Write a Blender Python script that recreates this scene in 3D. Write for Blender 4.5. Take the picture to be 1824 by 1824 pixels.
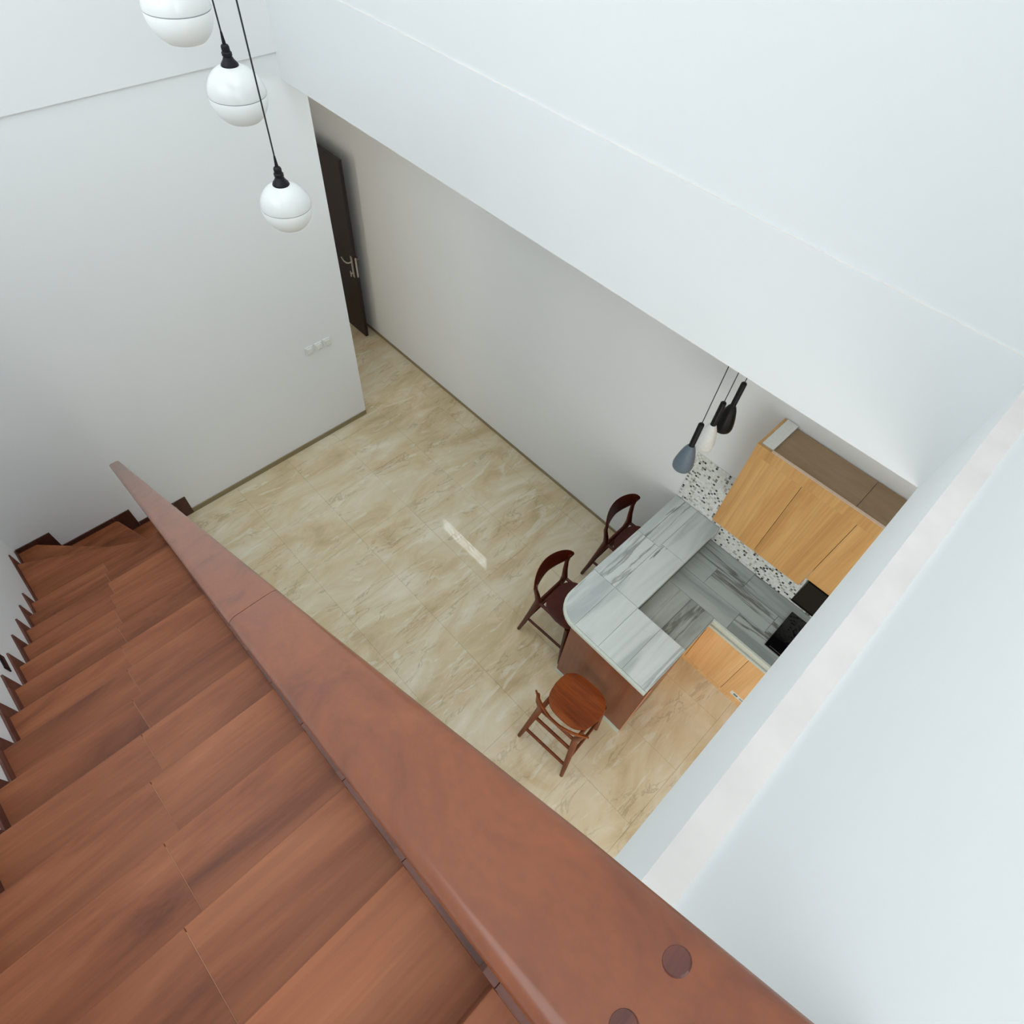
import bpy, bmesh, math, random
from mathutils import Vector, Matrix
random.seed(7)
for o in list(bpy.data.objects): bpy.data.objects.remove(o, do_unlink=True)
S = bpy.context.scene
COL = S.collection
PI = math.pi

# ------------------------------------------------------------------ camera
cam_d = bpy.data.cameras.new('camera'); cam = bpy.data.objects.new('camera', cam_d); COL.objects.link(cam)
rv = Vector((2.332892, 1.023672, -0.234337))
Rw = Matrix.Rotation(rv.length, 3, rv.normalized())          # world -> camera (x right, y down, z forward)
Xa, Ya, Za = Vector(Rw[0]), -Vector(Rw[1]), -Vector(Rw[2])
M4 = Matrix(((Xa.x, Ya.x, Za.x, 4.571076), (Xa.y, Ya.y, Za.y, -2.497959), (Xa.z, Ya.z, Za.z, 5.3), (0, 0, 0, 1)))
cam.matrix_world = M4
cam_d.sensor_width = 36; cam_d.lens = 1079.93/1824*36
cam_d.clip_start = 0.02; cam_d.clip_end = 100
S.camera = cam
# ------------------------------------------------------------------ world, lights, exposure
w = bpy.data.worlds.new('world'); S.world = w; w.use_nodes = True
bg = w.node_tree.nodes['Background']; bg.inputs[0].default_value = (0.80, 0.90, 1.0, 1); bg.inputs[1].default_value = 3.2
def area(name, loc, rot, sx, sy, power, col):
    d = bpy.data.lights.new(name, 'AREA'); d.shape = 'RECTANGLE'; d.size = sx; d.size_y = sy; d.energy = power; d.color = col
    o = bpy.data.objects.new(name, d); COL.objects.link(o); o.location = loc; o.rotation_euler = rot; return o
area('transom_daylight', (0.45, 1.32, 3.45), (math.radians(-90), 0, 0), 2.4, 1.5, 215, (0.93, 0.98, 0.99))
sky = area('skylight_daylight', (2.6, -1.8, 9.34), (0, 0, 0), 4.6, 2.6, 84, (0.93, 0.98, 0.98)); sky.data.spread = math.radians(125)
area('upper_window_daylight', (2.1, -3.50, 5.85), (math.radians(58), 0, 0), 3.0, 1.5, 58, (0.93, 0.985, 0.98))
area('landing_fill', (6.07, -2.92, 6.3), (0, math.radians(90), 0), 2.2, 0.95, 62, (0.93, 0.98, 0.99))  # unseen fill added to brighten the stair end of the left wall
area('garden_window_daylight', (6.4, -3.42, 1.75), (math.radians(90), 0, 0), 2.0, 2.3, 92, (1.0, 0.98, 0.95))
area('side_window_daylight', (7.92, -1.3, 1.6), (0, math.radians(90), 0), 2.0, 2.6, 44, (0.97, 0.98, 1.0))
area('corridor_fill', (-1.95, -1.6, 1.8), (0, math.radians(-90), 0), 1.2, 1.2, 40, (1.0, 0.93, 0.82))  # warm fill added to brighten the back wall beside the corridor
S.view_settings.view_transform = 'Standard'; S.view_settings.look = 'None'
S.view_settings.exposure = -1.0; S.view_settings.gamma = 1.0; S.view_settings.use_curve_mapping = False

# ------------------------------------------------------------------ geometry constants (metres)
XR, XR2 = 4.729, 4.792          # beam face and upper wall on the right
YD, YD2 = -0.181, -0.190        # beam face towards the kitchen; upper wall set back a little
H0, H1 = 3.445, 4.087           # beam underside / beam top
YB = 0.958                      # wall behind the kitchen
YC = -3.470                     # wall beside the stairs
G, HR, X0 = 0.268293, 0.210948, 0.638395   # going, riser, nosing of step 4
YT = -2.509                     # tread ends on the rail side
CEIL = 9.2
LX = -0.12                      # thickness of left wall

# ------------------------------------------------------------------ node helpers
def mat(name, rough=0.5, spec=0.5, metal=0.0, coat=0.0):
    m = bpy.data.materials.new(name); m.use_nodes = True
    b = m.node_tree.nodes['Principled BSDF']
    b.inputs['Roughness'].default_value = rough; b.inputs['Metallic'].default_value = metal
    b.inputs['Specular IOR Level'].default_value = spec; b.inputs['Coat Weight'].default_value = coat
    b.inputs['Coat Roughness'].default_value = 0.12
    return m, m.node_tree, b
def N(nt, t, **kw):
    n = nt.nodes.new(t)
    for k, v in kw.items(): setattr(n, k, v)
    return n
def coords(nt, scale=(1, 1, 1), rot=(0, 0, 0), rnd=0.0, kind='Object'):
    tc = N(nt, 'ShaderNodeTexCoord'); mp = N(nt, 'ShaderNodeMapping')
    mp.inputs['Scale'].default_value = scale; mp.inputs['Rotation'].default_value = rot
    nt.links.new(tc.outputs[kind], mp.inputs['Vector'])
    out = mp.outputs[0]
    if rnd:
        oi = N(nt, 'ShaderNodeObjectInfo'); ml = N(nt, 'ShaderNodeMath', operation='MULTIPLY'); ml.inputs[1].default_value = rnd
        nt.links.new(oi.outputs['Random'], ml.inputs[0])
        ad = N(nt, 'ShaderNodeVectorMath', operation='ADD'); nt.links.new(out, ad.inputs[0]); nt.links.new(ml.outputs[0], ad.inputs[1]); out = ad.outputs[0]
    return out
def noise(nt, vec, scale, detail=4, rough=0.55, dist=0.0):
    n = N(nt, 'ShaderNodeTexNoise'); n.inputs['Scale'].default_value = scale; n.inputs['Detail'].default_value = detail
    n.inputs['Roughness'].default_value = rough; n.inputs['Distortion'].default_value = dist
    nt.links.new(vec, n.inputs['Vector']); return n.outputs['Fac']
def ramp(nt, fac, stops, interp='LINEAR'):
    r = N(nt, 'ShaderNodeValToRGB'); cr = r.color_ramp; cr.interpolation = interp
    while len(cr.elements) < len(stops): cr.elements.new(0.5)
    for e, (p, c) in zip(cr.elements, stops): e.position = p; e.color = (*c, 1)
    nt.links.new(fac, r.inputs[0]); return r.outputs[0]
def mix(nt, fac, a, b, mode='MIX'):
    m = N(nt, 'ShaderNodeMix', data_type='RGBA', blend_type=mode)
    for s, v in ((m.inputs[0], fac), (m.inputs[6], a), (m.inputs[7], b)):
        if isinstance(v, (int, float)): s.default_value = v
        elif isinstance(v, tuple): s.default_value = (*v, 1)
        else: nt.links.new(v, s)
    return m.outputs[2]
def bump(nt, b, h, strength=0.2, dist=0.01):
    n = N(nt, 'ShaderNodeBump'); n.inputs['Strength'].default_value = strength; n.inputs['Distance'].default_value = dist
    nt.links.new(h, n.inputs['Height']); nt.links.new(n.outputs[0], b.inputs['Normal'])
def srgb(r, g, b):
    f = lambda c: ((c/255+0.055)/1.055)**2.4 if c/255 > 0.04045 else c/255/12.92
    return (f(r), f(g), f(b))
def plain(name, rgb, rough=0.5, spec=0.5, metal=0.0, coat=0.0, bs=60, bstr=0.05):
    m, nt, b = mat(name, rough, spec, metal, coat)
    v = coords(nt); n = noise(nt, v, bs, 3)
    c = ramp(nt, n, [(0.3, tuple(x*0.95 for x in rgb)), (0.7, tuple(min(1, x*1.05) for x in rgb))])
    nt.links.new(c, b.inputs['Base Color']); bump(nt, b, n, bstr, 0.002)
    return m

# plaster
def plaster():
    m, nt, b = mat('white_plaster', 0.72, 0.25)
    v = coords(nt, kind='Object')
    n1 = noise(nt, v, 0.9, 3); n2 = noise(nt, v, 35, 4)
    c = ramp(nt, n1, [(0.3, (0.835, 0.855, 0.855)), (0.7, (0.86, 0.875, 0.875))])
    nt.links.new(c, b.inputs['Base Color']); bump(nt, b, n2, 0.06, 0.003)
    return m
def floor_mat():
    m, nt, b = mat('beige_marble_tile', 0.035, 0.5)
    gp = N(nt, 'ShaderNodeNewGeometry'); mp0 = N(nt, 'ShaderNodeMapping'); mp0.inputs['Scale'].default_value = (1, 0.42, 1); mp0.inputs['Rotation'].default_value = (0, 0, 0.12)
    nt.links.new(gp.outputs['Position'], mp0.inputs['Vector']); v = mp0.outputs[0]
    big = noise(nt, v, 3.0, 5, 0.6, 0.8)
    base = ramp(nt, big, [(0.30, srgb(192, 170, 132)), (0.45, srgb(209, 190, 154)), (0.56, srgb(218, 203, 172)), (0.72, srgb(228, 219, 196))])
    v2 = coords(nt, (1, 0.26, 1), (0, 0, 0.14), 5.0)
    vein = noise(nt, v2, 7.0, 5, 0.6, 0.7)
    vm = ramp(nt, vein, [(0.475, (0, 0, 0)), (0.497, (1, 1, 1)), (0.505, (1, 1, 1)), (0.525, (0, 0, 0))])
    gate = noise(nt, v2, 4.3, 2)
    g2 = ramp(nt, gate, [(0.48, (0, 0, 0)), (0.60, (1, 1, 1))])
    mk = mix(nt, 1.0, vm, g2, 'MULTIPLY')
    sc = N(nt, 'ShaderNodeMath', operation='MULTIPLY'); sc.inputs[1].default_value = 0.34; nt.links.new(mk, sc.inputs[0])
    c1 = mix(nt, sc.outputs[0], base, srgb(128, 110, 80))
    lite = noise(nt, v2, 9.0, 5, 0.6, 1.2)
    lm = ramp(nt, lite, [(0.58, (0, 0, 0)), (0.66, (0.55, 0.55, 0.55))])
    c2 = mix(nt, lm, c1, srgb(226, 222, 204))
    nt.links.new(c2, b.inputs['Base Color'])
    bump(nt, b, big, 0.02, 0.001)
    return m
def marble(name, c0, c1, vein_c, axis='Y', rough=0.22, off=5.0):
    m, nt, b = mat(name, rough, 0.5)
    sc = (1, 0.10, 1) if axis == 'Y' else (0.10, 1, 1)
    v = coords(nt, sc, (0, 0, 0.03), off)
    n = noise(nt, v, 7.0, 5, 0.55, 0.6)
    base = ramp(nt, n, [(0.35, c1), (0.5, c0), (0.62, tuple(x*1.08 for x in c0))])
    vv = noise(nt, v, 3.6, 6, 0.6, 0.9)
    vm = ramp(nt, vv, [(0.478, (0, 0, 0)), (0.498, (0.85,)*3), (0.506, (0.85,)*3), (0.535, (0, 0, 0))])
    gate = noise(nt, v, 1.4, 2); g2 = ramp(nt, gate, [(0.46, (0, 0, 0)), (0.58, (1, 1, 1))])
    mk = mix(nt, 1.0, vm, g2, 'MULTIPLY')
    c = mix(nt, mk, base, vein_c)
    nt.links.new(c, b.inputs['Base Color']); return m
def wood(name, stops, axis='X', scale=3.0, stretch=0.12, rough=0.4, coat=0.0, rnd=7.0, var=0.0, fine=0.35, spec=0.5):
    m, nt, b = mat(name, rough, spec, 0, coat)
    sc = {'X': (stretch, 1, 1), 'Y': (1, stretch, 1), 'Z': (1, 1, stretch)}[axis]
    v = coords(nt, sc, (0, 0, 0), rnd)
    n = noise(nt, v, scale, 6, 0.6, 1.2)
    base = ramp(nt, n, stops)
    f = noise(nt, coords(nt, tuple(x*x for x in sc), (0, 0, 0), rnd), scale*14, 3, 0.6)
    fr = ramp(nt, f, [(0.35, (1-fine,)*3), (0.62, (1, 1, 1))])
    c = mix(nt, 1.0, base, fr, 'MULTIPLY')
    if var:
        oi = N(nt, 'ShaderNodeObjectInfo')
        vr = ramp(nt, oi.outputs['Random'], [(0, (1-var,)*3), (1, (1+var,)*3)])
        c = mix(nt, 1.0, c, vr, 'MULTIPLY')
    nt.links.new(c, b.inputs['Base Color']); bump(nt, b, f, 0.06, 0.001)
    return m
def mosaic_mat():
    m, nt, b = mat('mosaic_glass', 0.18, 0.5)
    tc = N(nt, 'ShaderNodeTexCoord')
    sx = N(nt, 'ShaderNodeSeparateXYZ'); nt.links.new(tc.outputs['Object'], sx.inputs[0])
    T = 0.0205
    fl, fr = [], []
    for ax in ('X', 'Z'):
        d = N(nt, 'ShaderNodeMath', operation='DIVIDE'); d.inputs[1].default_value = T; nt.links.new(sx.outputs[ax], d.inputs[0])
        a = N(nt, 'ShaderNodeMath', operation='FLOOR'); nt.links.new(d.outputs[0], a.inputs[0]); fl.append(a.outputs[0])
        c = N(nt, 'ShaderNodeMath', operation='FRACT'); nt.links.new(d.outputs[0], c.inputs[0]); fr.append(c.outputs[0])
    cb = N(nt, 'ShaderNodeCombineXYZ'); nt.links.new(fl[0], cb.inputs[0]); nt.links.new(fl[1], cb.inputs[1])
    wn = N(nt, 'ShaderNodeTexWhiteNoise', noise_dimensions='2D'); nt.links.new(cb.outputs[0], wn.inputs['Vector'])
    c = ramp(nt, wn.outputs['Value'], [(0.0, (0.025, 0.03, 0.028)), (0.045, (0.17, 0.17, 0.155)), (0.11, (0.42, 0.42, 0.38)), (0.20, (0.74, 0.76, 0.72)), (0.62, (0.62, 0.63, 0.58)), (0.70, (0.82, 0.84, 0.82))], 'CONSTANT')
    gs = []
    for f in fr:
        g = N(nt, 'ShaderNodeMath', operation='LESS_THAN'); g.inputs[1].default_value = 0.10; nt.links.new(f, g.inputs[0]); gs.append(g.outputs[0])
    mx = N(nt, 'ShaderNodeMath', operation='MAXIMUM'); nt.links.new(gs[0], mx.inputs[0]); nt.links.new(gs[1], mx.inputs[1])
    c2 = mix(nt, mx.outputs[0], c, (0.72, 0.73, 0.69)); nt.links.new(c2, b.inputs['Base Color'])
    return m
def glass_white():
    m, nt, b = mat('opal_glass', 0.22, 0.5)
    b.inputs['Base Color'].default_value = (0.92, 0.93, 0.90, 1)
    v = coords(nt); n = noise(nt, v, 12, 2); nt.links.new(ramp(nt, n, [(0.3, (0.72, 0.73, 0.705)), (0.7, (0.745, 0.75, 0.73))]), b.inputs['Base Color'])
    b.inputs['Subsurface Weight'].default_value = 0.6; b.inputs['Subsurface Radius'].default_value = (0.06, 0.06, 0.06)
    return m
def clear_glass():
    m, nt, b = mat('window_glass', 0.02, 0.5)
    b.inputs['Base Color'].default_value = (0.95, 0.98, 0.97, 1)
    b.inputs['Transmission Weight'].default_value = 1.0; b.inputs['IOR'].default_value = 1.1
    return m

PLASTER = plaster()
LEDGE = plain('ledge_plaster', (0.74, 0.695, 0.655), 0.8, 0.2, bs=8)
FLOOR = floor_mat()
GROUT = plain('beige_grout', srgb(168, 154, 124), 0.8, 0.2)
SKIRT_BEIGE = plain('beige_skirting', srgb(142, 128, 98), 0.3, 0.4, bs=6)
MAR_T = marble('pale_grey_marble', srgb(210, 216, 214), srgb(182, 190, 189), srgb(112, 116, 114), 'Y')
MAR_LY = marble('grey_marble_across', srgb(178, 185, 180), srgb(150, 158, 153), srgb(104, 107, 101), 'Y')
MAR_LX = marble('grey_marble_along', srgb(176, 184, 180), srgb(146, 154, 151), srgb(96, 96, 90), 'X')
MAR_EDGE = plain('white_edge_tile', srgb(208, 216, 206), 0.3)
GROUT_G = plain('grey_grout', srgb(150, 156, 152), 0.8, 0.2)
STAIR_W = wood('stair_wood_tile', [(0.28, srgb(100, 50, 26)), (0.42, srgb(132, 73, 42)), (0.55, srgb(146, 85, 52)), (0.72, srgb(158, 95, 60))], 'Y', 5.0, 0.16, 0.46, 0.0, 9.0, 0.06, 0.14, 0.35)
STAIR_R = wood('stair_riser_tile', [(0.28, srgb(92, 48, 28)), (0.45, srgb(122, 68, 44)), (0.6, srgb(136, 80, 54)), (0.75, srgb(146, 88, 60))], 'Y', 5.0, 0.16, 0.42, 0.0, 9.0, 0.05, 0.14)
SKIRT_SHADED = wood('shaded_stair_skirting', [(0.3, srgb(60, 32, 24)), (0.7, srgb(92, 52, 40))], 'X', 4.0, 0.3, 0.45, 0, 5.0)  # same skirting tile, with the left wall's shade put into its colour
SKIRT_M = wood('maroon_stair_skirting', [(0.3, srgb(84, 46, 36)), (0.7, srgb(118, 70, 56))], 'X', 4.0, 0.3, 0.45, 0, 5.0)
GROUT_S = plain('stair_grout', srgb(158, 116, 92), 0.85, 0.2)
RAIL_W = wood('varnished_rail_wood', [(0.25, srgb(98, 44, 18)), (0.45, srgb(124, 62, 28)), (0.6, srgb(132, 68, 32)), (0.8, srgb(144, 78, 38))], 'X', 7.0, 0.10, 0.42, 0.55, 3.0, 0.0, 0.10, 0.4)
RAIL_PLUG = wood('dark_wood_plug', [(0.3, srgb(70, 34, 26)), (0.7, srgb(104, 54, 42))], 'Y', 20, 0.3, 0.4)
OAK = wood('oak_laminate', [(0.25, srgb(226, 176, 118)), (0.5, srgb(240, 194, 136)), (0.75, srgb(248, 208, 152))], 'Z', 5.0, 0.10, 0.42, 0.0, 4.0, 0.03, 0.10)
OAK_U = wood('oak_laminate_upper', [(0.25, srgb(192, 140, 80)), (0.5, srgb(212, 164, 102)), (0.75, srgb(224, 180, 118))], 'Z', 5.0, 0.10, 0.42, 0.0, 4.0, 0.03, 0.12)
PLY = wood('raw_brown_board', [(0.3, srgb(146, 120, 90)), (0.7, srgb(172, 146, 114))], 'X', 2.0, 0.3, 0.6, 0, 4.0, 0.06, 0.1)
PANEL = wood('brown_laminate', [(0.3, srgb(116, 66, 42)), (0.6, srgb(144, 86, 58)), (0.8, srgb(156, 96, 66))], 'Z', 4.0, 0.14, 0.35, 0.0, 3.0, 0, 0.15)
EDGE_TAN = plain('tan_edge_band', srgb(226, 160, 118), 0.5)
EDGE_PALE = plain('pale_edge_band', srgb(226, 200, 176), 0.5)
CH_DARK = wood('dark_red_chair_wood', [(0.3, srgb(56, 14, 6)), (0.6, srgb(82, 26, 12)), (0.8, srgb(98, 36, 18))], 'X', 6.0, 0.25, 0.38, 0.0, 3.0, 0, 0.2, 0.35)
CH_LITE = wood('orange_brown_chair_wood', [(0.3, srgb(112, 44, 4)), (0.55, srgb(146, 68, 12)), (0.8, srgb(164, 84, 22))], 'X', 6.0, 0.2, 0.5, 0.0, 3.0, 0, 0.25, 0.25)
CH_MID = wood('warm_chair_frame_wood', [(0.3, srgb(96, 40, 14)), (0.7, srgb(134, 66, 30))], 'Z', 6.0, 0.2, 0.42, 0.0, 3.0, 0, 0.2, 0.35)
DOOR_W = wood('dark_door_wood', [(0.3, srgb(24, 12, 10)), (0.7, srgb(44, 21, 16))], 'Z', 4.0, 0.1, 0.4, 0.0)
BLACK = plain('black_plastic', (0.006, 0.006, 0.007), 0.45, 0.25)
BLACKG = plain('black_glass', (0.004, 0.004, 0.005), 0.06, 0.5)
GREYB = plain('slate_blue_lacquer', srgb(98, 112, 124), 0.4)
WHITEL = plain('white_lacquer', (0.80, 0.81, 0.78), 0.4)
BLACKL = plain('black_lacquer', (0.006, 0.006, 0.006), 0.35, 0.2)
CORD = plain('black_cord', (0.015, 0.02, 0.02), 0.6)
OPAL = glass_white()
SEAM = plain('grey_seam', srgb(150, 158, 156), 0.5)
OPAL_LOW = plain('frosted_lower_glass', (0.90, 0.92, 0.90), 0.35, bs=4, bstr=0.0)
STEEL = plain('brushed_steel', (0.62, 0.58, 0.54), 0.3, 0.5, 0.9)
WHITE_P = plain('white_plastic', (0.82, 0.83, 0.79), 0.4)
GREY_P = plain('grey_print', srgb(118, 140, 148), 0.6)
MOSAIC = mosaic_mat()
ALU = plain('pale_aluminium', (0.62, 0.66, 0.64), 0.35, 0.5, 0.6)
GLASS = clear_glass()
FRAME_W = plain('white_window_frame', (0.75, 0.76, 0.74), 0.4)

# ------------------------------------------------------------------ mesh helpers
def link(name, bm, m, parent=None, smooth=False, loc=None, mats=None):
    me = bpy.data.meshes.new(name)
    bmesh.ops.recalc_face_normals(bm, faces=bm.faces[:])
    if loc is not None: bmesh.ops.translate(bm, verts=bm.verts[:], vec=-Vector(loc))
    bm.to_mesh(me); bm.free()
    for mm in (mats or [m]): me.materials.append(mm)
    if smooth:
        for p in me.polygons: p.use_smooth = True
        try: me.set_sharp_from_angle(angle=math.radians(40))
        except Exception: pass
    o = bpy.data.objects.new(name, me); COL.objects.link(o)
    if loc is not None: o.location = loc
    if parent is not None: o.parent = parent
    return o
def part(name, bm, m, t, smooth=False, world=True, mats=None):
    # bm in world coordinates (if world) or in the thing's own frame
    if world: bmesh.ops.translate(bm, verts=bm.verts[:], vec=-Vector(t['_o']) if '_o' in t else -t.location)
    return link(name, bm, m, t, smooth, None, mats)
def sub(name, bm, m, pt, t, smooth=False, world=True):
    if world: bmesh.ops.translate(bm, verts=bm.verts[:], vec=-t.location)
    return link(name, bm, m, pt, smooth)
def empty(name, loc, rz=0.0, label=None, cat=None, group=None):
    o = bpy.data.objects.new(name, None); COL.objects.link(o); o.location = loc; o.rotation_euler = (0, 0, rz); o.empty_display_size = 0.1
    if label: o['label'] = label; o['category'] = cat
    if group: o['group'] = group
    return o
def tag(o, label, cat, group=None):
    o['label'] = label; o['category'] = cat
    if group: o['group'] = group
    return o
def struct(name, bm, m, label, parent=None, cat=None, mats=None, smooth=False):
    o = link(name, bm, m, parent, smooth, None, mats)
    if parent is None: o['kind'] = 'structure'; o['label'] = label; o['category'] = cat or 'wall'
    return o
def B(): return bmesh.new()
def box(bm, x0, x1, y0, y1, z0, z1, bev=0.0, mi=0, seg=1):
    r = bmesh.ops.create_cube(bm, size=1)
    vs = r['verts']
    bmesh.ops.scale(bm, verts=vs, vec=(x1-x0, y1-y0, z1-z0)); bmesh.ops.translate(bm, verts=vs, vec=((x0+x1)/2, (y0+y1)/2, (z0+z1)/2))
    fs = {f for v in vs for f in v.link_faces}
    for f in fs: f.material_index = mi
    if bev:
        es = list({e for v in vs for e in v.link_edges})
        bmesh.ops.bevel(bm, geom=es, offset=bev, segments=seg, affect='EDGES', profile=0.5)
    return bm
def poly_prism(bm, pts, z0, z1, axis='z', bev=0.0, mi=0):
    # pts: 2D loop; axis z: (x,y) extruded in z; axis y: (x,z) extruded from y=z0..z1 ; axis x: (y,z)
    def P(a, b, c):
        return {'z': (a, b, c), 'y': (a, c, b), 'x': (c, a, b)}[axis]
    lo = [bm.verts.new(P(a, b, z0)) for a, b in pts]; hi = [bm.verts.new(P(a, b, z1)) for a, b in pts]
    f = [bm.faces.new(lo), bm.faces.new(hi[::-1])]
    n = len(pts)
    for i in range(n): f.append(bm.faces.new((lo[i], hi[i], hi[(i+1) % n], lo[(i+1) % n])))
    for q in f: q.material_index = mi
    if bev:
        es = list({e for v in hi for e in v.link_edges if e.other_vert(v) in hi})
        bmesh.ops.bevel(bm, geom=es, offset=bev, segments=2, affect='EDGES', profile=0.5)
    return bm
def tube(bm, pts, rad, seg=10, cap=True):
    # swept tube through points with per-point radius
    pts = [Vector(p) for p in pts]
    if not isinstance(rad, (list, tuple)): rad = [rad]*len(pts)
    rings = []; up = None
    for i, p in enumerate(pts):
        d = (pts[min(i+1, len(pts)-1)]-pts[max(i-1, 0)]).normalized()
        if up is None:
            up = Vector((0, 0, 1)) if abs(d.z) < 0.9 else Vector((1, 0, 0))
        a = d.cross(up).normalized(); b2 = a.cross(d).normalized(); up = b2
        rings.append([bm.verts.new(p+(a*math.cos(2*PI*k/seg)+b2*math.sin(2*PI*k/seg))*rad[i]) for k in range(seg)])
    for r0, r1 in zip(rings, rings[1:]):
        for k in range(seg): bm.faces.new((r0[k], r0[(k+1) % seg], r1[(k+1) % seg], r1[k]))
    if cap: bm.faces.new(rings[0][::-1]); bm.faces.new(rings[-1])
    return bm
def lathe(bm, prof, c=(0, 0, 0), seg=32, mi=0):
    rings = []
    for r, z in prof:
        if r < 1e-5: rings.append([bm.verts.new((c[0], c[1], c[2]+z))])
        else: rings.append([bm.verts.new((c[0]+r*math.cos(2*PI*k/seg), c[1]+r*math.sin(2*PI*k/seg), c[2]+z)) for k in range(seg)])
    for a, b2 in zip(rings, rings[1:]):
        for k in range(seg):
            k2 = (k+1) % seg
            if len(a) == 1 and len(b2) == 1: continue
            if len(a) == 1: f = bm.faces.new((a[0], b2[k], b2[k2]))
            elif len(b2) == 1: f = bm.faces.new((a[k], b2[0], a[k2]))
            else: f = bm.faces.new((a[k], b2[k], b2[k2], a[k2]))
            f.material_index = mi
    return bm

# ================================================================== THE SETTING
FX0, FX1, FY0 = -2.04, 5.56, -3.47
floor = struct('floor', box(B(), -2.2, 8.0, -3.6, 1.1, -0.12, -0.006), GROUT, 'polished beige marble-look tiled ground floor', cat='floor')
TS = 0.6
tile_me = None
ix0 = 0.76-5*TS; iy0 = -1.66-3*TS-0.01
xs = [ix0+TS*i for i in range(-1, 13)]; ys = [iy0+TS*j for j in range(0, 9)]
for i in range(len(xs)-1):
    for j in range(len(ys)-1):
        a, b2 = max(xs[i], -2.1), xs[i+1]; c, d = max(ys[j], -3.47), min(ys[j+1], YB)
        if d-c < 0.02 or b2-a < 0.02: continue
        if b2 < 4.6 and d < -2.6 and a > 0.7: continue      # under the stairs
        bm = box(B(), a+0.0005, b2-0.0005, c+0.0005, d-0.0005, -0.012, 0, 0.0004)
        bmesh.ops.translate(bm, verts=bm.verts[:], vec=(-(a+b2)/2, -(c+d)/2, 0))
        o = link('floor_tile', bm, FLOOR, floor); o.location = ((a+b2)/2, (c+d)/2, 0)
struct('floor_2', box(B(), xs[-1]+0.001, 8.0, -3.47, YB, -0.006, 0), FLOOR, 'beige floor continuing under the right-hand wall', cat='floor')

# left wall (its end stands free beside the corridor), crease at z = 3.606
bm = B(); box(bm, LX, 0, YC-0.1, 0, 0, 3.606); box(bm, LX, 0.012, YC-0.1, YD+0.02, 3.606, CEIL)
struct('wall_left', bm, PLASTER, 'tall white plaster wall beside the stair foot with three switches')
# wall behind the kitchen with a transom window opening
TX0, TX1, TZ0, TZ1 = 0.10, 1.22, 2.93, 3.37
bm = B()
box(bm, -2.2, TX0, YB, YB+0.12, 0, H0+0.15); box(bm, TX1, 8.0, YB, YB+0.12, 0, H0+0.15)
box(bm, TX0, TX1, YB, YB+0.12, 0, TZ0); box(bm, TX0, TX1, YB, YB+0.012, TZ1, H0+0.15)
struct('wall_back', bm, PLASTER, 'white wall behind the kitchen and corridor under the beam')
win = struct('window_1', box(box(box(box(B(), TX0, TX0+0.03, YB+0.002, YB+0.03, TZ0, TZ1), TX1-0.03, TX1, YB+0.002, YB+0.03, TZ0, TZ1), TX0+0.03, TX1-0.03, YB+0.002, YB+0.03, TZ0, TZ0+0.03), TX0+0.03, TX1-0.03, YB+0.002, YB+0.03, TZ1-0.03, TZ1), FRAME_W, 'narrow high window mirrored in the floor', cat='window')
link('pane', box(B(), TX0+0.03, TX1-0.03, YB+0.014, YB+0.018, TZ0+0.03, TZ1-0.03), GLASS, win)
for k in range(1, 7):
    xx = TX0+(TX1-TX0)*k/7
    bm = B(); tube(bm, [(xx-0.09, YB+0.024, TZ0+0.03), (xx+0.09, YB+0.024, TZ1-0.03)], 0.007, 6); link('lattice_bar', bm, FRAME_W, win)
for k in range(1, 3):
    zz = TZ0+(TZ1-TZ0)*k/3
    bm = B(); tube(bm, [(TX0+0.03, YB+0.024, zz), (TX1-0.03, YB+0.024, zz)], 0.007, 6); link('lattice_bar', bm, FRAME_W, win)
# upper wall over the kitchen: beam face, ledge, wall above
bm = B(); box(bm, 0.0, XR, YD, YD+0.2, H0, H1); box(bm, 0.012, XR2, YD2+0.009*2, YD+0.2, H1, CEIL)
struct('wall_upper_back', bm, PLASTER, 'wide white beam face and wall above the kitchen opening')
struct('trim_1', box(B(), 0.0, XR, YD+0.0005, YD+0.012, H1-0.004, H1+0.0015, 0.0008), LEDGE, 'thin cream seam along the top of the beam over the kitchen', cat='trim')
# right wall
bm = B(); box(bm, XR, XR+0.2, -2.362, YD+0.2, H0, H1-0.002); box(bm, XR2, XR+0.2, -2.362, YD+0.2, H1-0.002, CEIL)
struct('wall_right', bm, PLASTER, 'white right-hand wall above its projecting beam')
bm = B(); box(bm, XR, XR2+0.001, -2.362, YD, H1-0.002, H1+0.002, 0.0008)
struct('trim_2', bm, LEDGE, 'bright cream ledge running along the right-hand wall', cat='trim')
# stair wall
bm = B(); box(bm, LX, 8.0, YC-0.1, YC, 0, 4.9); box(bm, LX, 0.6, YC-0.1, YC, 4.9, 6.8); box(bm, 3.6, 8.0, YC-0.1, YC, 4.9, 6.8); box(bm, LX, 8.0, YC-0.1, YC, 6.8, CEIL)
struct('wall_near', bm, PLASTER, 'white wall beside the stair treads with step lights')
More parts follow.
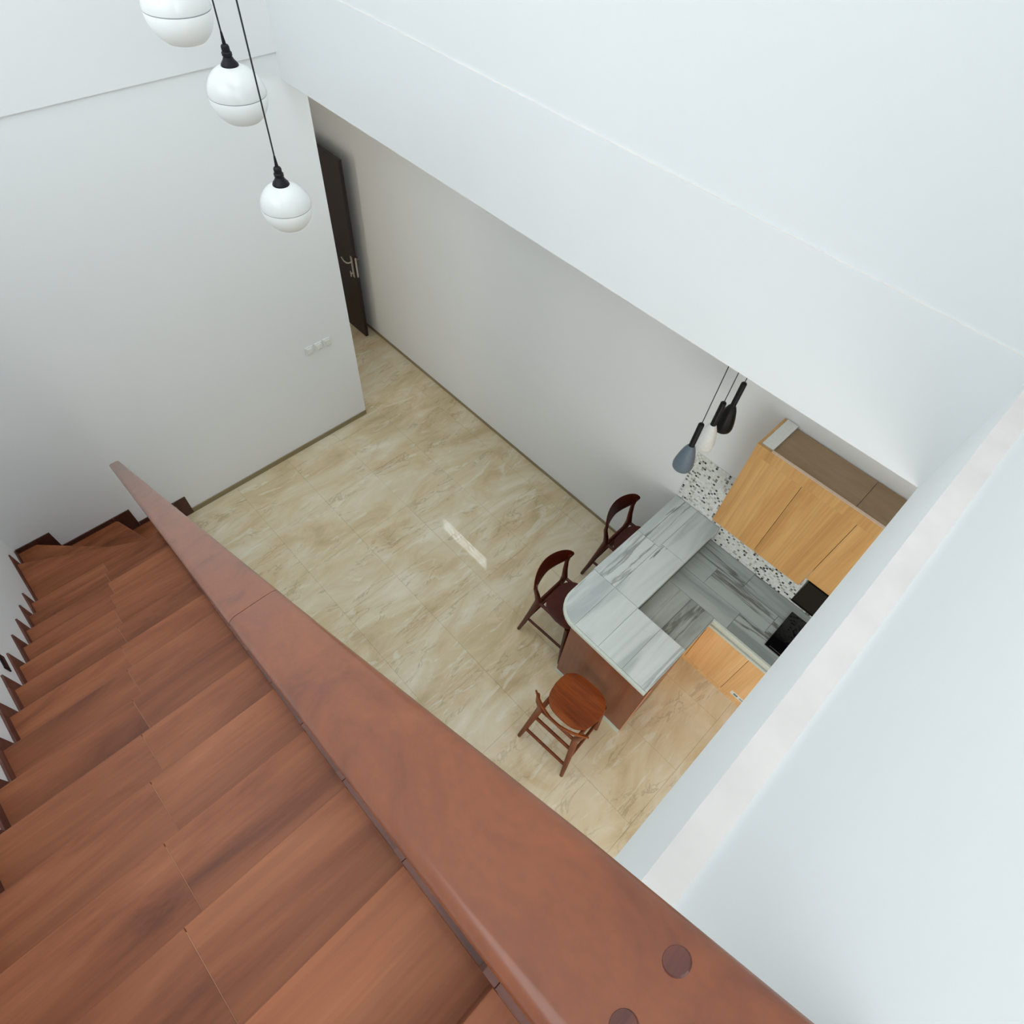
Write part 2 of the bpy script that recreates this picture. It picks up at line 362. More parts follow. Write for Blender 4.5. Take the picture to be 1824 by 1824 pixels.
# under-slab ceiling, main ceiling with skylight opening
struct('ceiling', box(B(), -2.2, 8.0, YD+0.2, YB+0.012, H0, H0+0.15), PLASTER, 'low ceiling over kitchen and corridor', cat='ceiling')
struct('ceiling_2', box(B(), XR+0.2, 8.0, -3.57, YD+0.2, H0, H0+0.15), PLASTER, 'ceiling over the living area on the right', cat='ceiling')
bm = B()
box(bm, LX, 0.3, YC-0.1, YD+0.2, CEIL, CEIL+0.15); box(bm, 4.9, 6.2, YC-0.1, YD+0.2, CEIL, CEIL+0.15)
box(bm, 0.3, 4.9, YC-0.1, -3.1, CEIL, CEIL+0.15); box(bm, 0.3, 4.9, -0.5, YD+0.2, CEIL, CEIL+0.15)
struct('ceiling_3', bm, PLASTER, 'high ceiling over the stairwell with a skylight opening', cat='ceiling')
struct('wall_upper_right', box(box(B(), 6.1, 6.2, YC, -2.362, 4.22, 5.15), 6.1, 6.2, YC, -2.362, 7.45, CEIL), PLASTER, 'end wall of the upper landing')  # gap left open for the added landing fill
struct('wall_landing', box(B(), XR+0.2, 6.2, -2.362, -2.262, H1, CEIL), PLASTER, 'wall beside the upper landing')
struct('floor_3', box(B(), X0+G*16+0.02, 6.2, YC, -2.362, 3.9, 20*HR), STAIR_W, 'upper landing floor at the head of the stairs', cat='floor')
# corridor and living-room enclosure
struct('wall_corridor', box(B(), -2.3, -2.2, -3.57, 1.1, 0, H0+0.15), PLASTER, 'far wall of the side corridor')
struct('wall_corridor_near', box(B(), -2.2, LX, -3.57, -3.47, 0, H0+0.15), PLASTER, 'near wall of the side room')
struct('ceiling_4', box(B(), -2.2, LX, -3.57, YD+0.2, H0, H0+0.15), PLASTER, 'ceiling of the side room', cat='ceiling')
struct('wall_far_right', box(B(), 8.0, 8.1, -3.57, 1.1, 0, H0+0.15), PLASTER, 'end wall of the living area')
# skirtings
struct('baseboard_left', box(B(), 0, 0.010, -2.139, 0.0, 0, 0.062, 0.001), SKIRT_BEIGE, 'beige tile skirting along the left wall', cat='baseboard')
struct('baseboard_back', box(B(), -2.2, 3.66, YB-0.010, YB, 0, 0.035, 0.001), SKIRT_BEIGE, 'beige tile skirting along the back wall', cat='baseboard')

# ================================================================== STAIRS
stair = empty('staircase', (0, YC, 0), 0, 'reddish brown wood-look tiled staircase with winder steps at its foot', 'staircase')
P = (0.80, -2.50)                       # pivot of the winders
W = {  # winder outlines (counter-clockwise), top height index
 1: [(0, -2.74), (0.0, -2.25), (0.26, -2.40), (0.60, -2.50), P],
 2: [(0, -3.33), (0, -2.74), P],
 3: [(0, YC), (0, -3.33), P, (0.30, YC)],
 4: [(0.30, YC), P, (P[0]+0.107, YT), (X0+G, YC)],
}
YS = -2.475                             # face of the parapet
core = B()
def in_(pts, d):   # shrink a convex polygon slightly
    cx = sum(p[0] for p in pts)/len(pts); cy = sum(p[1] for p in pts)/len(pts)
    out = []
    for x, y in pts:
        l = math.hypot(cx-x, cy-y); out.append((x+(cx-x)*d/l, y+(cy-y)*d/l))
    return out
for n, pts in W.items():
    poly_prism(core, pts, 0.0 if n < 3 else (n-3)*HR, n*HR-0.0008)
NT = 20
for n in range(5, NT):
    x = X0+G*(n-4)
    box(core, x+0.012, x+G+0.012, YC, YS, max(0, (n-4)*HR), n*HR-0.0008)
part('stair_core', core, GROUT_S, stair)
JY = -2.945
def tread(pts, z):
    part('tread_tile', poly_prism(B(), in_(pts, 0.0012), z-0.010, z, 'z', 0.0012), STAIR_W, stair)
for n, pts in W.items(): tread(pts, n*HR)
for n in range(5, NT):
    x = X0+G*(n-4); z = n*HR
    j = JY+random.uniform(-0.006, 0.006)
    for a, b2 in ((YC, j), (j, YT)):
        part('tread_tile', box(B(), x, x+G+0.0105, a+0.0006, b2-0.0006, z-0.010, z, 0.0012), STAIR_W, stair)
        part('riser_tile', box(B(), x+0.006, x+0.0125, a+0.001, b2-0.001, z-HR+0.001, z-0.011, 0.0008), STAIR_R, stair)
# winder risers: vertical slabs along the front edges
def slab(a, b2, z0, z1, th=0.006):
    d = Vector((b2[0]-a[0], b2[1]-a[1], 0)).normalized(); nrm = Vector((-d.y, d.x, 0))*th
    q = [(a[0], a[1]), (b2[0], b2[1]), (b2[0]+nrm.x, b2[1]+nrm.y), (a[0]+nrm.x, a[1]+nrm.y)]
    return poly_prism(B(), q, z0, z1)
for (a, b2), n in ((((0.001, -2.737), (0.79, -2.50)), 2), (((0.001, -3.327), (0.79, -2.503)), 3), (((0.30, YC+0.001), (0.797, -2.507)), 4)):
    part('riser_tile', slab(a, b2, (n-1)*HR+0.001, n*HR-0.011), STAIR_R, stair)
part('riser_tile', slab((0.001, -2.253), (0.26, -2.403), 0.001, HR-0.011), STAIR_R, stair)
# stepped skirting on the stair wall, on the left wall and along the parapet
SK, DX = 0.052, 0.085
def skirt_x(x0, x1, z, y0, y1):
    part('skirting_tile', box(B(), x0, x1, y0, y1, z, z+SK, 0.0008), SKIRT_M, stair)
def skirt_v(x0, x1, z0, z1, y0, y1):
    part('skirting_tile', box(B(), x0, x1, y0, y1, z0, z1, 0.0008), SKIRT_M, stair)
skirt_x(0.010, 0.30, 3*HR, YC, YC+0.010)
skirt_v(0.30-0.075, 0.30, 3*HR+SK+0.001, 4*HR+SK, YC, YC+0.010)
skirt_x(0.30, X0+G, 4*HR, YC, YC+0.010)
for n in range(5, NT):
    x = X0+G*(n-4)
    skirt_v(x-DX, x-0.001, (n-1)*HR+SK+0.001, n*HR+SK, YC, YC+0.010)
    skirt_x(x, x+G-0.001, n*HR, YC, YC+0.010)
    skirt_v(x-0.030, x-0.001, (n-1)*HR+SK+0.001, n*HR+SK, YT, YS)
    skirt_x(x, x+G-0.001, n*HR, YT, YS)
for (y0, y1, z) in ((YC+0.011, -3.336, 3*HR), (-3.189, -2.746, 2*HR), (-2.599, -2.256, HR)):
    part('skirting_tile', box(B(), 0, 0.010, y0+0.001, y1, z, z+SK, 0.0008), SKIRT_SHADED, stair)
for (y0, y1, z0, z1) in ((-3.335, -3.19, 2*HR+0.001, 3*HR+SK), (-2.745, -2.60, HR+0.001, 2*HR+SK), (-2.255, -2.14, 0.0, HR+SK)):
    part('skirting_tile', box(B(), 0, 0.010, y0, y1, z0, z1, 0.0008), SKIRT_SHADED, stair)
# closed side of the stairs below the treads
SL = HR/G
def rail_z(x): return 4.70+SL*(x-4.571)
tops = [(0.80, 0), (XR2+0.1, 0), (XR2+0.1, 19*HR+SK)]
for n in range(NT-1, 4, -1):
    x = X0+G*(n-4); tops += [(x-0.03, n*HR+SK), (x-0.03, (n-1)*HR+SK)]
tops[-1] = (0.877, 4*HR); tops += [(0.80, 4*HR)]
struct('wall_stair', poly_prism(B(), tops, YS, -2.405, 'y'), PLASTER, 'white stepped side of the stairs below the handrail')

# ------------------------------------------------------------------ handrail
rail = empty('handrail', (0.4, -2.44, rail_z(0.4)-0.05), 0, 'broad varnished brown wooden handrail sloping across the foreground', 'handrail')
def rail_board(xa, xb, t0, t1):
    # cross-section with rounded edges swept from xa to xb; half-widths interpolate
    bm = B(); rings = []
    T = 0.050; r = 0.018
    cs = []
    for (cy, cz, a0) in ((1, 0, 0), (-1, 0, 90), (-1, -1, 180), (1, -1, 270)):
        for k in range(5):
            a = math.radians(a0+90*k/4); cs.append((cy, cz, math.cos(a), math.sin(a)))
    K = 14
    for i in range(K+1):
        x = xa+(xb-xa)*i/K
        # left and right edge positions along the rail
        f = min(1, max(0, (x-0.4)/3.7))
        yl = -2.509+0.010*f+0.003*max(0, (x-4.1)); yr = -2.433+0.051*f+(0.010*min(1, max(0, (x-4.1)/0.5)))
        ring = []
        for cy, cz, ca, sa in cs:
            y = (yr-r if cy > 0 else yl+r)+r*ca
            zz = (-r if cz == 0 else -T+r)+r*sa
            ring.append(bm.verts.new((x+0.0, y, rail_z(x)+zz)))
        rings.append(ring)
    n = len(cs)
    for a, b2 in zip(rings, rings[1:]):
        for k in range(n): bm.faces.new((a[k], a[(k+1) % n], b2[(k+1) % n], b2[k]))
    bm.faces.new(rings[0]); bm.faces.new(rings[-1][::-1])
    return bm
part('rail_board', rail_board(0.40, 3.855, 0, 0), RAIL_W, rail, True)
part('rail_board', rail_board(3.857, 5.15, 0, 0), RAIL_W, rail, True)
def plug(x, y):
    bm = B(); lathe(bm, [(0, 0.0012), (0.0095, 0.0012), (0.0105, 0.0), (0.0105, -0.01), (0, -0.01)], (0, 0, 0), 20)
    bmesh.ops.rotate(bm, verts=bm.verts[:], cent=(0, 0, 0), matrix=Matrix.Rotation(-math.atan(SL), 3, 'Y'))
    bmesh.ops.translate(bm, verts=bm.verts[:], vec=(x, y, rail_z(x)))
    part('wood_plug', bm, RAIL_PLUG, rail)['label'] = 'dark round wooden plug'
plug(4.685, -2.402); plug(4.682, -2.455)

for k, x in enumerate((0.62, 1.62, 2.62, 3.62, 4.70)):
    n = int((x-X0)/G)+4; zb = (n*HR+SK) if x > 0.85 else 4*HR
    if x < 0.85: zb = 3*HR
    bm = B(); tube(bm, [(x, -2.44, zb), (x, -2.44, rail_z(x)-0.045)], 0.016, 12); part('baluster', bm, FRAME_W, rail, True)
    bm = B(); lathe(bm, [(0, 0), (0.034, 0), (0.034, 0.008), (0, 0.010)], (x, -2.44, zb), 16); part('foot_plate', bm, FRAME_W, rail, True)

# ================================================================== THINGS
# step lights on the stair wall
for (x, z, lab) in ((0.262, 0.845, 'black recessed step light low beside the winder steps'), (2.01, 2.04, 'black recessed step light beside the middle treads at left edge')):
    t = empty('step_light', (x, YC, z-0.025), 0, lab, 'light', 'step lights along the stair wall')
    bm = B(); box(bm, x-0.055, x+0.055, YC, YC+0.006, z-0.028, z+0.028, 0.001); part('housing', bm, BLACK, t)
    bm = B(); box(bm, x-0.045, x+0.045, YC+0.006, YC+0.008, z-0.018, z+0.018, 0.0005); part('lens', bm, BLACKL, t)
# switches on the left wall
for k, (yc, lab) in enumerate(((-0.490, 'white wall socket nearest the stairs in the row of three'), (-0.388, 'white wall switch in the middle of the row of three'), (-0.287, 'white wall switch nearest the corridor in the row of three'))):
    t = empty('wall_switch', (0, yc, 1.17), 0, lab, 'switch', 'white switches on the left wall')
    part('plate', box(B(), 0, 0.012, yc-0.043, yc+0.043, 1.165, 1.25, 0.003, seg=2), WHITE_P, t)
    part('rocker', box(B(), 0.012, 0.022, yc-0.028, yc+0.028, 1.178, 1.237, 0.003, seg=2), WHITE_P, t)

# open door at the end of the corridor
door = bpy.data.objects.new('door_1', None); COL.objects.link(door); door.location = (-1.95, 0.825, 0)
door['kind'] = 'structure'; door['label'] = 'dark brown wooden door standing open flat against the back wall'; door['category'] = 'door'
part('door_leaf', box(B(), -1.95, -1.10, 0.803, 0.843, 0.008, 2.20, 0.002), DOOR_W, door)
bm = B(); box(bm, -1.165, -1.125, 0.795, 0.799, 0.86, 1.13, 0.001); box(bm, -1.10, -1.097, 0.812, 0.834, 0.87, 1.12, 0.0008)
hp = part('handle_plate', bm, STEEL, door)
bm = B(); tube(bm, [(-1.145, 0.797, 1.06), (-1.145, 0.755, 1.06), (-1.165, 0.742, 1.058), (-1.21, 0.735, 1.062), (-1.265, 0.74, 1.085)], [0.009, 0.008, 0.008, 0.008, 0.007], 8)
tube(bm, [(-1.145, 0.845, 1.06), (-1.145, 0.885, 1.06), (-1.165, 0.897, 1.058), (-1.25, 0.90, 1.06)], 0.008, 8); part('door_handle', bm, STEEL, door)
bm = B(); tube(bm, [(-1.145, 0.797, 0.92), (-1.145, 0.762, 0.92)], 0.011, 10); tube(bm, [(-1.145, 0.76, 0.955), (-1.145, 0.76, 0.885)], 0.006, 8); part('lock_knob', bm, STEEL, door)
t = empty('door_stop', (-1.24, 0.90, 0), 0, 'small dark door stop on the floor behind the open door', 'door stop')
bm = B(); lathe(bm, [(0, 0), (0.022, 0), (0.022, 0.006), (0.012, 0.012), (0.012, 0.035), (0.017, 0.04), (0.017, 0.055), (0, 0.058)], (-1.24, 0.90, 0), 16); part('post', bm, STEEL, t, True)
bm = B(); lathe(bm, [(0.0175, 0.041), (0.021, 0.044), (0.021, 0.051), (0.0175, 0.054)], (-1.24, 0.90, 0), 16); part('rubber_ring', bm, BLACK, t, True)

# ------------------------------------------------------------------ globe pendants
def globe(x, y, zc, R, label):
    t = empty('globe_pendant', (x, y, zc-R*0.97), 0, label, 'pendant lamp', 'white globe pendants in the stairwell')
    bm = B(); lathe(bm, [(0, 0), (0.055, 0), (0.055, -0.02), (0.01, -0.03), (0, -0.03)], (x, y, CEIL), 24); part('ceiling_cup', bm, BLACK, t, True)
    bm = B(); tube(bm, [(x, y, CEIL-0.02), (x, y, zc+R+0.10)], 0.0035, 8); part('cord', bm, CORD, t, True)
    bm = B(); k = R/0.125
    lathe(bm, [(0, 0.118), (0.004, 0.118), (0.007, 0.085), (0.008, 0.075), (0.014, 0.072), (0.017, 0.066), (0.017, 0.05), (0.021, 0.046), (0.021, 0.036), (0.018, 0.032), (0.024, 0.020), (0.034, 0.008), (0.037, 0.001), (0.036, -0.006), (0.0, -0.006)], (x, y, zc+R*0.905), 24)
    part('lamp_socket', bm, BLACK, t, True)
    zs = 0.08*R
    up = []; lo = []
    for i in range(0, 25):
        a = math.radians(83)+(math.asin(zs/R)-math.radians(83))*i/24        # from near the top down to the seam
        up.append((R*math.cos(a), R*0.95*math.sin(a)))
    up.append((up[-1][0]-0.002, up[-1][1]-0.001))
    zs2 = zs*0.95; a0 = math.asin(zs/R)-0.03
    for i in range(0, 21):
        a = a0-math.radians(56)*i/20
        lo.append((R*0.992*math.cos(a), R*0.95*math.sin(a)))
    lo.append((lo[-1][0]-0.012, lo[-1][1]-0.002)); lo.append((0, lo[-1][1]-0.003))
    sh = part('lamp_shade', lathe(B(), up, (x, y, zc), 48), OPAL, t, True)
    rg = part('seam_ring', lathe(B(), [(R*0.975, zs2-0.0045), (R*0.990, zs2-0.0040), (R*0.990, zs2-0.0002), (R*0.975, zs2+0.0002)], (x, y, zc), 48), SEAM, t, True)
    lw = part('lower_bowl', lathe(B(), lo, (x, y, zc), 48), OPAL_LOW, t, True)
globe(1.975, -1.287, 3.764, 0.112, 'lowest of the white globe pendants, hanging before the wall end')
globe(1.625, -1.222, 4.085, 0.124, 'middle white globe pendant crossed by the lowest lamp\'s cord')
globe(1.850, -1.455, 4.475, 0.117, 'highest white globe pendant, cut by the top of the photo')

# ------------------------------------------------------------------ kitchen pendants
def kpend(x, y, zb, m, label):
    t = empty('pendant_lamp', (x, y, zb), 0, label, 'pendant lamp', 'slim pendants over the breakfast bar')
    bm = B(); lathe(bm, [(0, 0), (0.045, 0), (0.045, -0.02), (0, -0.022)], (x, y, H0), 20); part('ceiling_cup', bm, BLACK, t, True)
    bm = B(); tube(bm, [(x, y, H0-0.02), (x, y, zb+0.405)], 0.0028, 6); part('cord', bm, CORD, t, True)
    bm = B(); lathe(bm, [(0, 0.412), (0.014, 0.412), (0.0185, 0.406), (0.0185, 0.218), (0.0205, 0.210), (0, 0.210)], (x, y, zb), 20); part('stem', bm, BLACK, t, True)
    bm = B(); lathe(bm, [(0.0195, 0.216), (0.029, 0.200), (0.041, 0.168), (0.053, 0.122), (0.062, 0.075), (0.067, 0.034), (0.064, 0.010), (0.056, 0.001), (0.050, 0.001), (0.054, 0.010), (0.060, 0.034), (0.046, 0.12), (0.017, 0.208)], (x, y, zb), 32); part('lamp_shade', bm, m, t, True)
kpend(3.668, 0.20, 2.275, GREYB, 'slate-grey pendant lamp, lowest in view over the bar')
kpend(3.664, 0.42, 2.31, WHITEL, 'white pendant lamp between grey and black pendants')
kpend(3.664, 0.62, 2.35, BLACKL, 'black pendant lamp nearest the wall cabinets')

# ------------------------------------------------------------------ breakfast bar
ZT = 1.11
bar = empty('breakfast_bar', (3.68, -0.60, 0), 0, 'raised L-shaped breakfast bar with pale marble tiled top and rounded corner', 'counter')
def arc(cx, cy, r, a0, a1, n=8): return [(cx+r*math.cos(math.radians(a0+(a1-a0)*i/n)), cy+r*math.sin(math.radians(a0+(a1-a0)*i/n))) for i in range(n+1)]
r = 0.215
outl = [(3.952, YB-0.001), (3.952, -0.163), (4.416, -0.163), (4.416, -0.655)]+arc(3.485+r+0.015, -0.655+r, r, 270, 180)+[(3.485, YB-0.001)]
part('top_slab', poly_prism(B(), outl, ZT-0.035, ZT-0.006), MAR_EDGE, bar)
e = 0.0015
yb_ = -0.655+0.022
T1 = [(3.718-e, -0.162-e), (3.718-e, yb_)]+arc(3.485+r+0.015+0.004, yb_+r-0.012, r-0.012, 270, 180)[1:]+[(3.492, -0.162-e)]
tiles = [T1]
def rect(a, b2, c, d): return [(a+e, c+e), (b2-e, c+e), (b2-e, d-e), (a+e, d-e)]
tiles += [rect(3.718, 3.952, yb_, -0.162), rect(3.952, 4.184, yb_, -0.165), rect(4.184, 4.415, yb_, -0.165)]
tiles += [rect(3.490, 3.718, -0.162, 0.40), rect(3.490, 3.718, 0.40, YB-0.01), rect(3.718, 3.951, -0.162, 0.44), rect(3.718, 3.951, 0.44, YB-0.01)]
for q in tiles: part('marble_tile', poly_prism(B(), q, ZT-0.006, ZT, 'z', 0.0008), MAR_T, bar)
part('edge_tile', box(B(), 3.72, 4.416, -0.656, yb_-0.001, ZT-0.006, ZT+0.0005, 0.001), MAR_EDGE, bar)
part('end_panel', box(B(), 3.68, 4.424, -0.600, -0.570, 0.072, ZT-0.035, 0.001), PANEL, bar)
part('panel_edge', box(B(), 4.4245, 4.427, -0.600, -0.570, 0.0, ZT-0.035), EDGE_TAN, bar)
part('plinth', box(B(), 3.675, 4.4255, -0.606, -0.578, 0, 0.072, 0.001), MAR_EDGE, bar)
part('side_panel', box(B(), 3.68, 3.71, -0.568, YB-0.012, 0.072, ZT-0.035, 0.001), PANEL, bar)
part('side_plinth', box(B(), 3.674, 3.71, -0.574, YB-0.012, 0, 0.070, 0.001), MAR_EDGE, bar)
part('inner_panel', box(B(), 3.915, 3.935, -0.568, YB-0.012, 0.0, ZT-0.035, 0.001), MAR_LY, bar)
part('return_panel', box(B(), 4.40, 4.418, -0.569, -0.18, 0.0, ZT-0.035, 0.001), PANEL, bar)

# ------------------------------------------------------------------ lower kitchen units and worktop
ZL = 0.91
base = empty('base_cabinet', (4.42, 0.37, 0), 0, 'light oak base cabinet with pale top rail under the grey worktop', 'cabinet')
part('carcass', box(B(), 3.945, 6.2, 0.39, YB-0.012, 0.0, 0.872), PANEL, base)
part('carcass_return', box(B(), 3.945, 4.375, -0.14, 0.388, 0.0, 0.872), OAK, base)
xs_d = [4.402, 4.806, 5.21, 5.61, 6.01]
part('filler_strip', box(B(), 4.378, 4.3995, 0.371, 0.389, 0.055, 0.725, 0.001), OAK, base)
for a, b2 in zip(xs_d, xs_d[1:]):
    part('cabinet_door', box(B(), a+0.0015, b2-0.0015, 0.370, 0.388, 0.058, 0.722, 0.0015), OAK, base)
part('plinth', box(B(), 4.378, 6.2, 0.372, 0.389, 0.0, 0.054), OAK, base)
bm = B(); box(bm, 4.40, 6.2, 0.362, 0.389, 0.728, 0.758, 0.001); part('lower_rail', bm, MAR_EDGE, base)
bm = B(); box(bm, 4.40, 6.2, 0.375, 0.389, 0.760, 0.805); part('handle_groove', bm, ALU, base)
bm = B(); box(bm, 4.40, 6.2, 0.350, 0.389, 0.808, 0.850, 0.001); part('upper_rail', bm, MAR_EDGE, base)
# sticker
st = empty('sticker', (5.0, 0.3695, 0.12), 0, 'small white printed sticker on the foot of the oak cabinet door', 'sticker')
bm = B(); poly_prism(bm, [(4.885, 0.105), (5.06, 0.105), (5.06, 0.165), (4.885, 0.165)], 0.3690, 0.3699, 'y'); part('label_sheet', bm, WHITE_P, st)
bm = B(); box(bm, 4.915, 4.955, 0.3686, 0.3690, 0.120, 0.150); box(bm, 4.975, 5.04, 0.3686, 0.3690, 0.124, 0.134); box(bm, 4.975, 5.02, 0.3686, 0.3690, 0.140, 0.146); part('printed_patch', bm, GREY_P, st)
# worktop
wt = empty('worktop', (3.945, 0.33, 0.875), 0, 'lower grey marble tiled worktop running under the wall cabinets', 'worktop')
bm = B(); poly_prism(bm, [(3.937, -0.15), (4.402, -0.15), (4.402, 0.328), (6.2, 0.328), (6.2, YB-0.001), (3.937, YB-0.001)], 0.874, ZL-0.006); part('slab', bm, GROUT_G, wt)
for a, b2, c, d, m in ((3.937, 4.170, -0.15, 0.345, MAR_LY), (4.170, 4.401, -0.15, 0.345, MAR_LY),
                       (3.937, 4.52, 0.345, 0.545, MAR_LX), (4.52, 5.12, 0.345, 0.545, MAR_LX), (5.12, 6.2, 0.345, 0.545, MAR_LX),
                       (3.937, 4.15, 0.545, 0.76, MAR_LX), (4.15, 4.75, 0.545, 0.76, MAR_LX), (4.75, 5.35, 0.545, 0.76, MAR_LX), (5.35, 6.2, 0.545, 0.76, MAR_LX),
                       (3.937, 4.40, 0.76, YB-0.01, MAR_LX), (4.40, 5.0, 0.76, YB-0.01, MAR_LX), (5.0, 6.2, 0.76, YB-0.01, MAR_LX)):
    part('marble_tile', poly_prism(B(), rect(a, b2, c, d), ZL-0.006, ZL, 'z', 0.0006), m, wt)
part('edge_strip', box(B(), 4.402, 6.2, 0.322, 0.3445, 0.872, ZL, 0.002), MAR_EDGE, wt)
part('end_strip', box(B(), 4.4022, 4.41, -0.15, 0.3215, 0.872, ZL, 0.001), MAR_LY, wt)
# hob
hob = empty('gas_hob', (5.1, 0.66, ZL), 0, 'black glass hob set in the grey worktop', 'hob')
part('glass_plate', box(B(), 4.806, 5.50, 0.454, 0.876, ZL+0.0005, ZL+0.010, 0.003, seg=2), BLACKG, hob)
for (bx, by, rr) in ((4.985, 0.665, 0.072), (5.32, 0.665, 0.072)):
    bm = B(); lathe(bm, [(0, 0.028), (0.022, 0.028), (0.028, 0.02), (0.045, 0.016), (0.048, 0.010), (0, 0.010)], (bx, by, ZL), 24); bu = part('burner', bm, BLACK, hob, True)
    for k in range(4):
        a = PI/4+k*PI/2
        bm = B(); tube(bm, [(bx+0.11*math.cos(a), by+0.11*math.sin(a), ZL+0.010), (bx+0.11*math.cos(a), by+0.11*math.sin(a), ZL+0.036), (bx+0.03*math.cos(a), by+0.03*math.sin(a), ZL+0.038)], 0.004, 6)
        part('pan_support', bm, BLACK, hob)
part('trim_strip', box(B(), 4.84, 5.46, 0.470, 0.474, ZL+0.0098, ZL+0.0112), STEEL, hob)
# mosaic splashback
sp = empty('mosaic_splashback', (3.49, YB, ZL), 0, 'black grey and white mosaic splashback behind bar and worktop', 'splashback')
part('mosaic_sheet', box(B(), 3.487, 3.951, YB-0.008, YB, ZT+0.001, 1.69), MOSAIC, sp)
part('mosaic_sheet', box(B(), 3.953, 6.2, YB-0.008, YB, ZL+0.001, 1.57), MOSAIC, sp)

# ------------------------------------------------------------------ wall cabinets
wc = empty('wall_cabinet', (3.925, 0.608, 1.56), 0, 'oak-fronted wall cabinet with dusty brown board top', 'cabinet')
ZC = 2.435
part('side_board', box(B(), 3.925, 3.943, 0.628, YB-0.009, 1.56, ZC), OAK_U, wc)
part('bottom_board', box(B(), 3.943, 4.695, 0.628, YB-0.009, 1.56, 1.578), OAK_U, wc)
part('bottom_board', box(B(), 4.697, 6.2, 0.628, YB-0.009, 1.67, 1.688), OAK_U, wc)
part('top_board', box(B(), 4.03, 4.62, 0.632, YB-0.009, 2.400, 2.418), PLY, wc)
part('top_board', box(B(), 4.623, 6.2, 0.632, YB-0.009, 2.400, 2.418), PLY, wc)
part('top_batten', box(B(), 3.945, 4.028, 0.632, YB-0.009, 2.400, 2.440, 0.001), WHITE_P, wc)
part('top_rail', box(B(), 3.925, 6.2, 0.606, 0.626, 2.343, ZC), OAK_U, wc)
part('rail_edge', box(B(), 4.03, 6.2, 0.607, 0.631, ZC+0.0002, ZC+0.004, 0.001), EDGE_PALE, wc)
for a, b2, z0 in ((3.925, 4.304, 1.553), (4.304, 4.693, 1.553), (4.693, 5.08, 1.665), (5.08, 5.47, 1.665), (5.47, 5.86, 1.665)):
    part('cabinet_door', box(B(), a+0.0018, b2-0.0018, 0.606, 0.624, z0, 2.3428), OAK_U, wc)
# cooker hood
hd = empty('cooker_hood', (4.73, 0.60, 1.39), 0, 'black glass cooker hood hanging below the wall cabinets', 'cooker hood')
bm = poly_prism(B(), [(0.598, 1.395), (0.598, 1.655), (0.66, 1.660), (0.93, 1.660), (0.93, 1.42), (0.66, 1.385)], 4.722, 5.32, 'x'); part('body', bm, BLACK, hd)
part('front_glass', box(B(), 4.722, 5.32, 0.590, 0.5975, 1.385, 1.662, 0.0015), BLACKL, hd)
part('lower_lip', box(B(), 4.722, 5.32, 0.584, 0.590, 1.392, 1.400), BLACKL, hd)

# ------------------------------------------------------------------ bar chairs
def rounded_seat(hw, hd, cy, z, th, n=36, p=3.0):
    pts = []
    for i in range(n):
        a = 2*PI*i/n; c, s = math.cos(a), math.sin(a)
        x = hw*math.copysign(abs(c)**(2/p), c); y = hd*math.copysign(abs(s)**(2/p), s)
        x *= 1.0-0.10*max(0, -y/hd)                       # slightly narrower at the back
        pts.append((x, cy+y))
    bm = B(); rings = []
    for (k, dz) in ((0.93, -th), (0.985, -th*0.7), (1.0, -th*0.35), (0.985, -0.002), (0.94, 0.0), (0.62, -0.006), (0.25, -0.010)):
        rings.append([bm.verts.new((x*k, cy+(y-cy)*k, z+dz)) for x, y in pts])
    for a, b2 in zip(rings, rings[1:]):
        for k in range(n): bm.faces.new((a[k], a[(k+1) % n], b2[(k+1) % n], b2[k]))
    bm.faces.new(rings[0][::-1]); bm.faces.new(rings[-1])
    return bm
def crest(hw, ymid, ytip, z, h0_, th):
    bm = B(); K = 22; rings = []
    for i in range(K+1):
        u = -1+2*i/K
        x = hw*u*(1-0.02*u*u); y = ymid+(ytip-ymid)*(abs(u)**1.8)
        hh = h0_*math.sqrt(max(0.03, 1-abs(u)**4.0))*(1-0.10*u*u); lean = 0.022
        ny = Vector((-(2*(ytip-ymid)*u/hw)*0.9, 1, 0)).normalized()
        sec = []
        for k in range(12):
            a = 2*PI*k/12
            dz = hh*math.sin(a); dt = th*0.5*math.cos(a)*(0.5+0.5*math.sqrt(max(0, 1-u*u*0.9)))
            sec.append(bm.verts.new((x+ny.x*dt, y+ny.y*dt-lean*dz/h0_, z+dz)))
        rings.append(sec)
    for a, b2 in zip(rings, rings[1:]):
        for k in range(12): bm.faces.new((a[k], a[(k+1) % 12], b2[(k+1) % 12], b2[k]))
    bm.faces.new(rings[0][::-1]); bm.faces.new(rings[-1])
    return bm
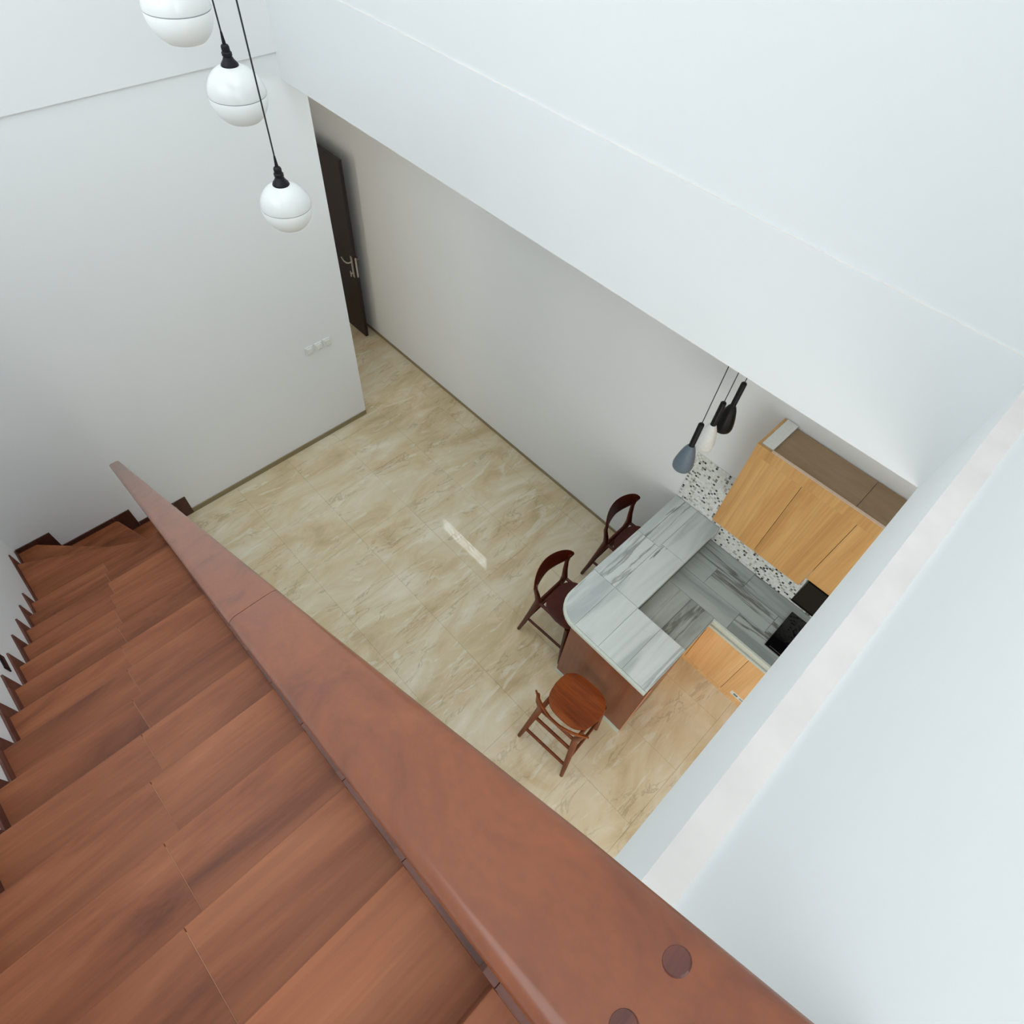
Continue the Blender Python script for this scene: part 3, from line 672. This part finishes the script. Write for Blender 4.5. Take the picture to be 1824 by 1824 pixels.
def make_chair(mseat, mframe, label):
    t = empty('bar_chair', (0, 0, 0), 0, label, 'chair', 'wooden bar chairs')
    P2 = lambda n, bm, m, s=True: part(n, bm, m, t, s, world=False)
    P2('seat', rounded_seat(0.213, 0.192, 0.331, 0.668, 0.030), mseat)
    RJ = (0.172, 0.105, 0.645)
    for s in (-1, 1):
        bm = B(); tube(bm, [(s*0.233, 0, 0), (s*0.215, 0.035, 0.18), (s*0.19, 0.078, 0.45), (s*RJ[0], RJ[1], RJ[2]), (s*0.180, 0.088, 0.74), (s*0.198, 0.072, 0.84), (s*0.213, 0.078, 0.94)], [0.016, 0.021, 0.025, 0.028, 0.022, 0.018, 0.014], 12)
        P2('leg', bm, mframe)
        bm = B(); tube(bm, [(s*0.215, 0.495, 0), (s*0.200, 0.475, 0.25), (s*0.180, 0.45, 0.63)], [0.016, 0.022, 0.025], 12); P2('leg', bm, mframe)
        bm = B(); tube(bm, [(s*0.205, 0.050, 0.27), (s*0.199, 0.475, 0.27)], 0.0125, 10); P2('stretcher', bm, mframe)
        bm = B(); tube(bm, [(s*RJ[0], RJ[1]+0.005, 0.628), (s*0.178, 0.452, 0.622)], 0.015, 10); P2('seat_rail', bm, mframe)
    bm = B(); tube(bm, [(-0.216, 0.032, 0.185), (0.216, 0.032, 0.185)], 0.0135, 10); P2('stretcher', bm, mframe)
    bm = B(); tube(bm, [(-0.19, 0.078, 0.46), (0.19, 0.078, 0.46)], 0.0145, 10); P2('stretcher', bm, mframe)
    bm = B(); tube(bm, [(-0.184, 0.456, 0.56), (0.184, 0.456, 0.56)], 0.012, 10); P2('stretcher', bm, mframe)
    bm = B(); tube(bm, [(-RJ[0], RJ[1], 0.615), (RJ[0], RJ[1], 0.615)], 0.0135, 10); P2('back_rail', bm, mframe)
    P2('backrest', crest(0.252, 0.008, 0.092, 0.935, 0.082, 0.022), mseat)
    return t
c3 = make_chair(CH_LITE, CH_MID, 'orange-brown wooden bar chair facing the brown bar panel, seat fully visible')
c3.location = (4.095, -1.222, 0); c3.rotation_euler = (0, 0, math.radians(4))
c2 = make_chair(CH_DARK, CH_DARK, 'dark red-brown bar chair tucked under the rounded bar corner')
def place(src, loc, rz, label):
    r_ = src.copy(); COL.objects.link(r_); r_.location = loc; r_.rotation_euler = (0, 0, rz); r_['label'] = label
    for ch in list(src.children):
        q = ch.copy(); COL.objects.link(q); q.parent = r_
    return r_
c2.location = (3.150, -0.328, 0); c2.rotation_euler = (0, 0, math.radians(-88))
place(c2, (3.150, 0.560, 0), math.radians(-88), 'dark red-brown bar chair nearest the back wall')
bpy.context.view_layer.update()
